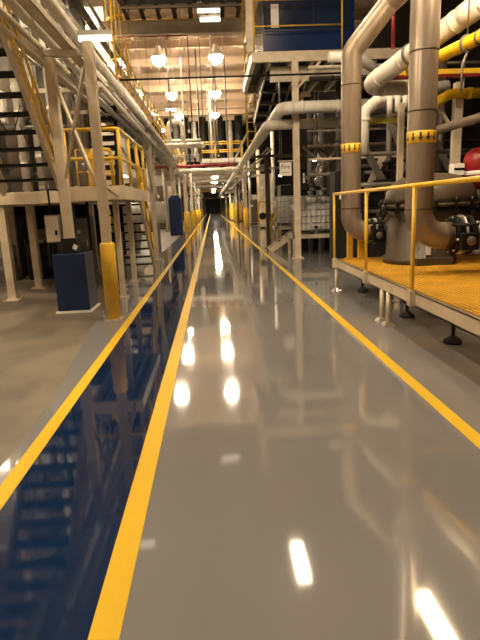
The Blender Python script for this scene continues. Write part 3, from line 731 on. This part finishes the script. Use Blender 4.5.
# steel frame behind
b = MB(); b.bar((3.3,10.6,3.96),(6.6,10.6,3.96), .16, .09)
tag(b.build('frame_beam', yellow, None, (3.3,10.6,3.96)), 'yellowish beam behind the nearer grey pipe', 'beam')
b = MB(); b.bar((3.3,10.58,3.885),(6.6,10.58,3.885), .12, .05)
tag(b.build('frame_beam', redpipe_m, None, (3.3,10.58,3.88)), 'dark red bar just under the yellowish beam', 'beam')
column(5.1,11.0,3.85,.16,'beige column behind the red motor', hsec=False)
column(4.15,11.6,3.6,.12,'beige column between the two large grey pipes', hsec=False)
column(6.3,11.6,5.2,.2,'grey column at the far right behind the deck', m=greysteel)
b = MB(); b.bar((5.05,11.0,2.9),(4.4,11.0,3.85),.06,.06)
tag(b.build('knee_brace', beige, None, (5,11,3)), 'beige knee brace on the column behind the red motor', 'brace')
b = MB(); b.bar((3.0,12.2,3.34),(4.4,12.2,3.34),.08,.12)
tag(b.build('frame_beam', mat('olive_paint',(.40,.36,.05),.5), None, (3,12.2,3.34)), 'olive yellow beam behind the nearer grey pipe, lower one', 'beam')
# dark stair with pale stringers in the right bay
t = thing('steel_stair', 'dark stair with pale slanting stringers deep in the right bay', 'stair', (4.4,13.2,0))
for k, x in enumerate((3.5,4.15)):
    MB().bar((x,13.4,.9),(x+.9,13.4,2.75),.05,.16).build('stringer', beige2, t)
for k in range(8):
    MB().box(3.55+.11*k,4.0+.11*k,12.9,13.9,.95+.22*k,.99+.22*k).build('tread', darksteel, t)
MB().box(3.4,5.2,12.8,14.0,.0,.85).build('base_block', darksteel, t)
cabinet(5.2,6.2,12.3,13.,2.2,darksteel,darksteel,'tall dark cabinet behind the red motor')
cabinet(2.9,3.6,12.4,13.,2.3,darksteel,darksteel,'dark grey cabinet behind the farther grey pipe')
for i,(x,z,l) in enumerate(((3.0,1.95,'lower'),(3.0,2.62,'upper'))):
    pipe([(x,12.1,z),(6.2,12.1,z)], .05, greysteel, l+' thin grey pipe running across the right bay behind the vessel')
# large dark plant bulk in the right bay
t = thing('process_tank', 'big dark upright tank at the back of the right bay', 'tank', (5.6,16.5,0))
MB().lathe([(1.5,0),(1.5,4.6),(1.3,5.0),(.5,5.2)], (6.1,17.6,0), n=36).build('shell', darksteel, t)
for z in (1.2,2.6,4.0): MB().lathe([(1.5,z),(1.54,z+.02),(1.54,z+.1),(1.5,z+.12)], (6.1,17.6,0), n=36).build('hoop', greysteel, t)

# upper platform with blue container
UY = 15.5
t = thing('upper_platform', 'high beige platform carrying the blue container over the right bay', 'platform', (3.2,17,5.5))
b = MB(); b.bar((1.32,UY,5.58),(6.4,UY,5.58), .12, .26); b.bar((1.36,UY,5.58),(1.36,19.5,5.58), .12, .26); b.bar((6.4,UY,5.58),(6.4,19.5,5.58),.12,.26); b.bar((1.32,19.5,5.58),(6.4,19.5,5.58),.12,.26)
b.build('edge_beam', beige, t)
MB().bar((1.85,15.9,5.22),(6.3,15.9,5.22),.1,.4).build('lower_beam', beige2, t)
MB().box(1.3,6.4,UY,19.5,5.71,5.74).build('deck', darksteel, t)
b = MB()
for i in range(8): b.bar((1.8+.6*i,UY+.05,5.5),(1.8+.6*i,19.45,5.5),.08,.2)
b.build('joist', beige2, t)
t = thing('container', 'dark blue glossy container on the high platform behind yellow rails', 'container', (2.9,17,5.74))
MB().box(1.68,4.3,15.95,18.4,5.74,7.5).build('body', blue2, t, bev=.02)
MB().box(1.72,3.1,15.925,15.95,6.42,7.4).build('window_panel', mat('dark_glass',(.012,.022,.06),.06), t, bev=.005)
MB().box(3.14,4.2,15.93,15.95,6.42,7.4).build('window_panel', mat('dark_glass_two',(.012,.026,.07),.08), t, bev=.005)
MB().box(1.92,2.14,15.915,15.926,6.45,7.05).build('notice', labelw, t)
MB().box(1.68,4.3,15.92,15.95,6.36,6.40).build('ledge', blue, t)
t = railing('yellow railing in front of the blue container on the high platform', [(1.4,19.3),(1.4,15.58),(3.85,15.58)], 5.74, 1.30, spacing=1.75, kick=False)
column(2.49,15.42,5.45,.17,'tall beige column at the right of the aisle under the high platform')
b = MB(); b.bar((2.56,15.42,4.75),(3.2,15.42,5.42),.07,.07)
tag(b.build('knee_brace', beige, None, (2.56,15.42,4.7)), 'beige knee brace under the high platform', 'brace')
column(1.30,15.75,9.9,.2,'tall beige column rising past the left end of the high platform', z0=5.75, plate=False)
t = thing('ladder', 'yellow ladder hung on the left end of the high platform', 'ladder', (1.55,19.8,4.6))
for x in (1.42,1.72): MB().tube([(x,19.8,3.7),(x,19.8,9.4)], .035, 8).build('ladder_rail', yellow, t)
b = MB()
for i in range(17): b.tube([(1.42,19.8,3.9+i*.32),(1.72,19.8,3.9+i*.32)], .016, 6)
b.build('rung', yellow, t)
# dark louvred hood below the platform
t = thing('louvred_hood', 'dark slanting louvred hood hanging under the high platform', 'hood', (2.3,18,4.5))
def H(u, w, e): # u across, w down the slope, e out
    return V((1.75+u*1.3-.1*w, 16.3+w*3.4, 5.42-w*.88-e))
b = MB(); b.hexa([H(0,0,.0),H(1,0,0),H(1,1,0),H(0,1,0),H(0,0,-.1),H(1,0,-.1),H(1,1,-.1),H(0,1,-.1)]); b.build('back_plate', black, t)
for k in range(5):
    w = .04+k*.235
    b = MB(); b.hexa([H(.0,w,.16),H(1,w,.16),H(1,w+.02,.0),H(0,w+.02,.0),H(0,w+.02,.16),H(1,w+.02,.16),H(1,w+.04,0),H(0,w+.04,0)]); b.build('louvre', greysteel, t)
for u in (0,.33,.66,1):
    b = MB(); b.hexa([H(u,0,.12),H(u+.03,0,.12),H(u+.03,1,.12),H(u,1,.12),H(u,0,0),H(u+.03,0,0),H(u+.03,1,0),H(u,1,0)]); b.build('rib', beige2, t)
# white header pipes right of aisle
pipe([(5.2,15.05,4.17),(2.05,15.05,4.17),(2.05,126,4.17)], .165, white, 'upper white insulated header pipe turning along the right of the aisle', name='insulated_pipe', rad=.26, n=22,
     bands=[((2.62,15.05,4.17),(1,0,0),.06),((2.33,15.05,4.17),(1,0,0),.06),((2.05,20,4.17),(0,1,0),.06),((2.05,25,4.17),(0,1,0),.06),((3.6,15.05,4.17),(1,0,0),.06)])
pipe([(5.2,15.75,3.84),(1.72,15.75,3.84),(1.72,126,3.84)], .14, white, 'lower white insulated header pipe turning along the right of the aisle', name='insulated_pipe', rad=.24, n=22,
     bands=[((2.9,15.75,3.84),(1,0,0),.06),((1.72,22,3.84),(0,1,0),.06),((1.72,28,3.84),(0,1,0),.06)])
pipe([(1.98,18.2,3.45),(1.98,120,3.45)], .035, galv, 'thin grey conduit below the right header pipes, inner one', name='conduit', cat='conduit')
pipe([(2.10,18.2,3.42),(2.10,120,3.42)], .035, white, 'thin pale conduit below the right header pipes, outer one', name='conduit', cat='conduit')
pipe([(1.55,21,4.4),(1.55,110,4.4)], .05, beige2, 'thin beige pipe beside the upper right header pipe', name='pipe')
for i, yy in enumerate((19.62,26,32)):
    b = MB().bar((1.5,yy,3.32),(3.4,yy,3.32),.1,.1)
    tag(b.build('cross_beam', beige2 if i else vesselgrey, None, (1.5,yy,3.3)), ords[i]+' cross beam carrying the right header pipes, counted from the camera', 'beam', 'cross beams of the right header pipes')
column(2.08,19.62,3.28,.16,'brown-grey column beside the short beige steps on the right', m=vesselgrey)
pipe([(2.1,15.9,5.4),(2.1,15.9,4.45)], .03, galv, 'thin hanger bar under the high platform', name='hanger_bar', cat='bar')
# vertical pipes in the right bay between post and grey pipe
for i,(x,y,r,z1,m,l) in enumerate(((3.15,16.9,.08,4.6,greysteel,'grey upright pipe behind the white headers, left one'),(3.55,17.1,.11,4.6,galv,'grey upright pipe behind the white headers, middle one'),(4.1,17.,.09,5.2,greysteel,'grey upright pipe behind the white headers, right one'))):
    pipe([(x,y,0),(x,y,z1)], r, m, l, name='upright_pipe', bands=[((x,y,1.9+.8*i),(0,0,1),.12)])
b = MB(); b.bar((2.9,16.6,3.3),(4.2,16.6,2.1),.08,.08); b.bar((4.0,16.6,3.2),(2.9,16.6,2.3),.06,.06)
tag(b.build('cross_brace', greysteel, None, (3.5,16.6,2.1)), 'grey crossed bracing behind the white headers', 'brace')
# sign
t = thing('hanging_sign', 'small white sign hung on a rail left of the tall beige column', 'sign', (2.15,15.35,2.38))
MB().box(1.99,2.33,15.34,15.352,2.39,2.76).build('board', labelw, t)
MB().bar((1.95,15.36,2.80),(2.42,15.40,2.80),.03,.03).build('rail', beige, t)
b = MB()
for k in range(5): b.box(2.06+.045*k,2.095+.045*k,15.337,15.34,2.47,2.495)
b.build('faded_line', inkred, t)
for txt, z, s, m in (('Fire',2.585,.17,ink),):
    cu = bpy.data.curves.new('lettering', 'FONT'); cu.body = txt; cu.size = s; cu.align_x = 'CENTER'; cu.extrude = .0015
    tmp = bpy.data.objects.new('lettering_curve', cu); COL.objects.link(tmp)
    bpy.context.view_layer.update()
    me = bpy.data.meshes.new_from_object(tmp.evaluated_get(bpy.context.evaluated_depsgraph_get()))
    bpy.data.objects.remove(tmp); me.materials.clear(); me.materials.append(m)
    o = bpy.data.objects.new('lettering', me); COL.objects.link(o); o.parent = t.ob
    o.location = V((2.16,15.337,z))-t.matrix_world_org; o.rotation_euler = (PI/2,0,0)
# totes
def tote(x0, y0, z, label, w=1.2, d=1.0, h=1.16):
    t = thing('ibc_tote', label, 'tote', (x0+w/2,y0+d/2,z), 'white caged totes')
    b = MB()
    for k in range(3): b.box(x0+k*(w-.1)/2,x0+k*(w-.1)/2+.1,y0,y0+d,z,z+.1)
    b.box(x0,x0+w,y0,y0+d,z+.1,z+.13); b.build('pallet', greysteel, t)
    MB().box(x0+.035,x0+w-.035,y0+.035,y0+d-.035,z+.13,z+h-.04).build('bottle', whitep, t, bev=.06)
    b = MB()
    for k in range(9):
        x = x0+k*w/8
        for y in (y0,y0+d): b.tube([(x,y,z+.12),(x,y,z+h)], .011, 6)
    for k in range(7):
        y = y0+k*d/6
        for x in (x0,x0+w): b.tube([(x,y,z+.12),(x,y,z+h)], .011, 6)
    for k in range(6):
        zz = z+.14+k*(h-.15)/5
        b.tube([(x0,y0,zz),(x0+w,y0,zz),(x0+w,y0+d,zz),(x0,y0+d,zz),(x0,y0,zz)], .012, 6)
    b.build('cage', galv, t)
    MB().cyl((x0+w/2,y0+d/2,z+h-.05),(x0+w/2,y0+d/2,z+h+.02),.11,18).build('cap', black, t)
    MB().cyl((x0+w/2,y0-.06,z+.22),(x0+w/2,y0+.05,z+.22),.05,12).build('outlet_valve', black, t)
    return t
def stand(x0,x1,y0,y1,z,label):
    t = thing('tote_stand', label, 'stand', ((x0+x1)/2,(y0+y1)/2,0), 'stands under the totes')
    b = MB(); b.box(x0,x1,y0,y0+.08,z-.12,z); b.box(x0,x1,y1-.08,y1,z-.12,z); b.box(x0,x0+.08,y0,y1,z-.12,z); b.box(x1-.08,x1,y0,y1,z-.12,z); b.box(x0,x1,(y0+y1)/2-.04,(y0+y1)/2+.04,z-.12,z); b.build('top_frame', beige2, t)
    for x in (x0+.05,x1-.05):
        for y in (y0+.05,y1-.05): MB().box(x-.045,x+.045,y-.045,y+.045,0,z-.12).build('leg', beige2, t)
    return t
stand(2.42,3.9,15.9,17.05,.66,'beige steel stand under the nearer caged tote')
tote(2.55,15.98,.66,'nearer white caged tote behind the tall beige column')
stand(2.42,3.9,20.3,21.5,.75,'beige steel stand under the farther caged tote')
tote(2.5,20.4,.75,'farther white caged tote beyond the brown-grey column')
# hose on the tote
pipe([(2.9,15.93,1.35),(2.95,15.9,1.0),(3.1,15.88,.9),(3.35,15.88,.98),(3.42,15.9,1.3)], .014, labelw, 'pale hose looped against the nearer caged tote', name='hose', cat='hose', rad=.12, n=8)
# machine behind the sign
t = thing('pump_unit', 'dark pump unit with pipework standing behind the nearer tote', 'pump', (3.0,18.2,0))
MB().box(2.9,4.2,18.0,18.8,0,1.5).build('base', darksteel, t)
MB().lathe([(.1,0),(.26,.03),(.26,.6),(.2,.7),(.05,.75)], (3.0,18.2,1.9), (1,0,0), 20).build('motor', black, t)
MB().tube(fillet([(3.3,18.2,1.5),(3.3,18.2,2.7),(2.8,18.2,2.7),(2.8,18.2,2.2)], .15), .06, 12).build('pipe_loop', black, t)
MB().box(2.85,3.1,18.1,18.3,1.5,2.0).build('mount', galv, t)
# short steps
t = thing('access_steps', 'short beige steps beside the aisle before the brown-grey column', 'steps', (2.3,18.1,0))
for yy in (17.75,18.4):
    MB().bar((1.92,yy,.05),(2.75,yy,.60),.05,.17).build('stringer', beige, t)
for k in range(3): MB().box(2.03+.25*k,2.26+.25*k,17.78,18.38,.15+.18*k,.19+.18*k).build('tread', darksteel, t)
MB().tube(fillet([(1.95,17.75,.1),(1.95,17.75,1.05),(2.7,17.75,1.6),(2.7,17.75,.6)], .1), .02, 8).build('handrail', mat('dull_yellow',(.45,.34,.06),.5), t)
# yellow stand past steps
t = thing('hose_station', 'yellow framed hose station with red fittings at the right of the aisle', 'station', (2.55,24.5,0))
b = MB(); b.tube(fillet([(2.15,24.5,0),(2.15,24.5,1.75),(2.5,24.5,1.75),(2.5,24.5,0)], .1), .04, 8); b.build('frame', yellow, t)
MB().box(2.17,2.48,24.48,24.52,.9,1.2).build('panel', yellow, t)
MB().box(2.65,3.2,24.7,25.2,0,1.2).build('cabinet', mat('ochre_paint',(.50,.30,.03),.5), t, bev=.01)
MB().lathe([(.05,0),(.16,.02),(.16,.1),(.05,.12)], (2.32,24.44,1.1), (0,-1,0), 16).build('reel', darksteel, t)
# right far columns
for i, yy in enumerate((38,54,70,90)):
    column(2.42,yy,5.0,.2,ords[i]+' guarded beige column along the right line of the aisle, counted from the short steps', guard=(.19,1.4), plate=False, group='right guarded columns')
for i, (yy,x) in enumerate(((55.5,2.2),(60,2.1),(65,2.1))):
    cabinet(x,x+.9,yy,yy+1.,1.9,yellow,yellow,['nearest','middle','farthest'][i]+' yellow cabinet between the far right columns','yellow cabinets on the right')
# far machines on both sides
rnd = random.Random(3)
mats = [greysteel,darksteel,beige2,vesselgrey,wallm]
for side in (-1, 1):
    for i in range(8):
        yy = 26+i*8.6+ (2 if side > 0 else 0)
        xx = side*(3.6+rnd.random()*.6); xx -= .4 if side < 0 else 0
        h = 1.8+rnd.random()*2.0; w = .7+rnd.random()*.4
        l = ords[i]+' tall machine cabinet in the far '+('right' if side > 0 else 'left')+' bay, counted from the camera'
        cabinet(xx-w/2,xx+w/2,yy,yy+1.4,h,mats[(i*2) % 5],mats[(i+1) % 5],l,'machines in the far '+('right' if side > 0 else 'left')+' bay',cat='machine',name='machine_cabinet')
    for i in range(7):
        yy = 29+i*9.; xx = side*3.2 + (.2 if side > 0 else -.1); r = .08+rnd.random()*.06
        pipe([(xx,yy,0),(xx,yy,5.4)], r, [white,beige,galv][i % 3], ords[i]+' upright pipe in the far '+('right' if side > 0 else 'left')+' bay, counted from the camera', name='upright_pipe', group='upright pipes in the far '+('right' if side > 0 else 'left')+' bay', bands=[((xx,yy,z),(0,0,1),.1) for z in (1.,2.5,4.)])
for side in (-1, 1):
    sd = 'left' if side < 0 else 'right'
    for i in range(8):
        yy = 52+i*7.3; xx = side*(2.55+.35*(i % 3))
        pipe([(xx,yy,0),(xx,yy,5.2)], .07+.03*(i % 2), [darksteel,beige2,white,greysteel][i % 4], ords[i]+' upright line in the last stretch of the '+sd+' side, counted from the dark ducts', name='upright_pipe', group='upright lines in the last stretch, '+sd, bands=[((xx,yy,z),(0,0,1),.1) for z in (1.1,2.4)])
    for i, yy in enumerate((66,80,95,112)):
        b = MB().bar((side*1.75,yy,3.3),(side*4.5,yy,3.3),.16,.3)
        tag(b.build('tie_beam', [beige2,darksteel][i % 2], None, (side*1.75,yy,3.3)), ords[i]+' low tie beam over the '+sd+' side of the last stretch', 'beam', 'low tie beams, '+sd)
# pipework clutter, right bay
RB = [((4.6,13.7,4.6),(4.6,13.7,0),.07,greysteel,'upright'),((5.3,13.8,5.2),(5.3,13.8,0),.06,beige2,'upright'),((5.9,13.6,5.0),(5.9,13.6,0),.09,vesselgrey,'upright'),((3.9,15.0,5.4),(3.9,15.0,0),.05,darksteel,'upright'),((6.6,14.,5.),(6.6,14.,0),.05,greysteel,'upright')]
for i,(a,b_,r,m,_) in enumerate(RB):
    pipe([a,b_], r, m, ords[i]+' upright line from the left, in the dark pipework of the right bay', name='upright_pipe', bands=[((a[0],a[1],z),(0,0,1),.08) for z in (.9,1.9,2.7)])
for i,(z,y,r,m) in enumerate(((2.35,14.6,.045,greysteel),(2.75,14.6,.03,beige2),(3.1,14.7,.05,vesselgrey),(3.5,14.75,.03,greysteel),(4.75,14.4,.06,darksteel),(5.05,14.5,.04,beige2))):
    pipe([(2.7,y,z),(7.4,y,z)], r, m, ords[i]+' thin level line from the floor up, in the dark pipework of the right bay', bands=[((x,y,z),(1,0,0),.08) for x in (3.3,4.4,5.6)])
pipe([(2.95,14.9,3.84),(2.95,14.9,3.1),(3.3,14.9,2.7),(3.3,14.9,1.8)], .07, vesselgrey, 'brown-grey bent pipe dropping below the lower white header', rad=.2)
for i,(x,z,c) in enumerate(((2.72,1.95,'left'),(3.1,2.1,'middle'),(3.5,1.9,'right'))):
    t = thing('valve', c+' dark valve on a thin stem above the nearer caged tote', 'valve', (x,15.5,z-.4), 'dark valves above the tote')
    MB().tube([(x,15.5,z-.5),(x,15.5,z+.5)], .03, 8).build('riser', galv, t)
    MB().lathe([(.05,-.14),(.11,-.12),(.11,-.06),(.07,-.04),(.12,.0),(.07,.05),(.11,.07),(.11,.13),(.05,.15)], (x,15.5,z), n=14).build('valve_body', black, t)
    MB().lathe([(.10,0),(.13,.015),(.10,.03)], (x,15.35,z+.1), (0,-1,0), 14).build('handwheel', (black,silver,black)[i], t)
pipe([(2.7,15.5,1.98),(4.1,15.5,1.98),(4.1,15.5,0)], .035, greysteel, 'thin grey manifold pipe under the dark valves above the tote')
for i,(xa,za,xb,zb) in enumerate(((3.5,3.3,4.5,1.6),(4.4,3.4,5.2,1.8),(5.2,3.5,6.1,1.9))):
    b = MB().bar((xa,13.0,za),(xb,13.0,zb),.07,.16)
    tag(b.build('diagonal_brace', greysteel, None, (xa,13.0,zb)), ['left','middle','right'][i]+' slanting grey brace in the dark right bay behind the vessel', 'brace', 'slanting grey braces')
# conduits and cables, upper left
for i,(x,z,r,m) in enumerate(((-1.98,4.42,.022,white),(-2.2,4.5,.03,galv),(-2.42,4.35,.05,white),(-2.68,4.5,.035,beige2),(-2.9,4.25,.06,white),(-3.15,4.35,.04,galv),(-2.36,3.78,.03,beige2))):
    pipe([(x,4.5,z),(x,13.7,z)], r, m, ords[i]+' of the thin extra lines laid along the left rack, counted from the aisle', bands=[((x,y,z),(0,1,0),.07) for y in (6.4,8.7,11.2,13.3)])
for i,(x,y,r,m,zt) in enumerate(((-3.05,10.9,.05,white,8.5),(-3.5,11.6,.035,galv,8.5),(-3.8,11.3,.07,white,8.8),(-4.6,11.9,.05,beige2,8.8),(-5.1,11.7,.09,white,9.),(-2.75,11.9,.03,galv,6.))):
    pipe([(x,y,2.0),(x,y,zt)], r, m, ords[i]+' upright line from the right behind the upper left stair, standing on the landing', name='upright_pipe', bands=[((x,y,z),(0,0,1),.08) for z in (2.6,3.6,4.6,5.7)])
for i,(y,z,r,m) in enumerate(((11.4,3.35,.03,galv),(11.35,4.75,.05,white),(11.45,5.5,.04,galv),(11.35,6.2,.07,white))):
    pipe([(-2.9,y,z),(-6.4,y,z)], r, m, ords[i]+' level line up from the landing behind the upper left stair', bands=[((x,y,z),(1,0,0),.08) for x in (-3.4,-4.4)])
for i in range(4):
    x = -3.0-.45*i; z = 3.0+.35*i
    pts = [V((x-.25+.5*k/10, 11.0, z+.5*((k/10-.5)**2)*4-.5)) for k in range(11)]
    t = MB().tube(pts, .012, 6).build('cable', black, None, pts[0]); tag(t, ['first','second','third','fourth'][i]+' drooping black cable from the right behind the upper left stair', 'cable', 'drooping cables')
for i,(x,z,w,h,m) in enumerate(((-3.3,5.1,.35,.5,labelw),(-4.2,3.4,.4,.6,labelw),(-3.9,4.3,.3,.4,greysteel))):
    t = thing('panel_box', ['upper white','lower white','grey'][i]+' panel box on the pipes behind the upper left stair', 'electrical box', (x,11.2,z))
    MB().box(x-w/2,x+w/2,11.08,11.28,z,z+h).build('box_body', m, t, bev=.01)
    MB().box(x-w/2+.03,x+w/2-.03,11.065,11.08,z+.03,z+h-.03).build('cover', m, t)
# end of the aisle
t = thing('roller_door', 'dark closed roller door at the very end of the aisle', 'door', (.3,134.8,0))
MB().box(-1.6,2.2,134.7,134.95,0,3.6).build('curtain', darksteel, t)
b = MB()
for k in range(11): b.box(-1.6,2.2,134.66,134.7,.1+k*.3,.16+k*.3)
b.build('slat', greysteel, t)
b = MB(); b.box(-1.8,-1.6,134.6,134.95,0,3.8); b.box(2.2,2.4,134.6,134.95,0,3.8); b.box(-1.8,2.4,134.6,134.95,3.6,3.9); b.build('frame', yellow, t)

# ------------------------------------------------------------------ world, camera, view
w = bpy.data.worlds.new('World'); C.world = w; w.use_nodes = True
w.node_tree.nodes['Background'].inputs[0].default_value = (.02,.017,.014,1)
f, H0, t_ = 518., 1.6, .042
A = V((-28.,113.,-f)).normalized()
bb_ = f*f/(28*t_+113); D = V((t_*bb_,-bb_,-f)).normalized(); U = -D; Rr = A.cross(U)
M = Matrix((Rr, A, U))          # camera axes -> world
cam = bpy.data.cameras.new('Camera'); co = bpy.data.objects.new('Camera', cam); COL.objects.link(co)
co.matrix_world = Matrix.Translation((0,0,H0)) @ M.to_4x4()
cam.sensor_fit = 'VERTICAL'; cam.sensor_height = 36.; cam.sensor_width = 27.; cam.lens = f/640*36.
cam.clip_start = .05; cam.clip_end = 400
C.camera = co
vs = C.view_settings
C.display_settings.display_device = 'sRGB'
vs.view_transform = 'Standard'; vs.look = 'None'; vs.gamma = 1; vs.use_curve_mapping = False
vs.exposure = .58
C.cycles.use_denoising = True; C.cycles.denoising_prefilter = 'ACCURATE'
C.cycles.max_bounces = 6; C.cycles.diffuse_bounces = 3; C.cycles.glossy_bounces = 3
C.cycles.sample_clamp_indirect = 6.
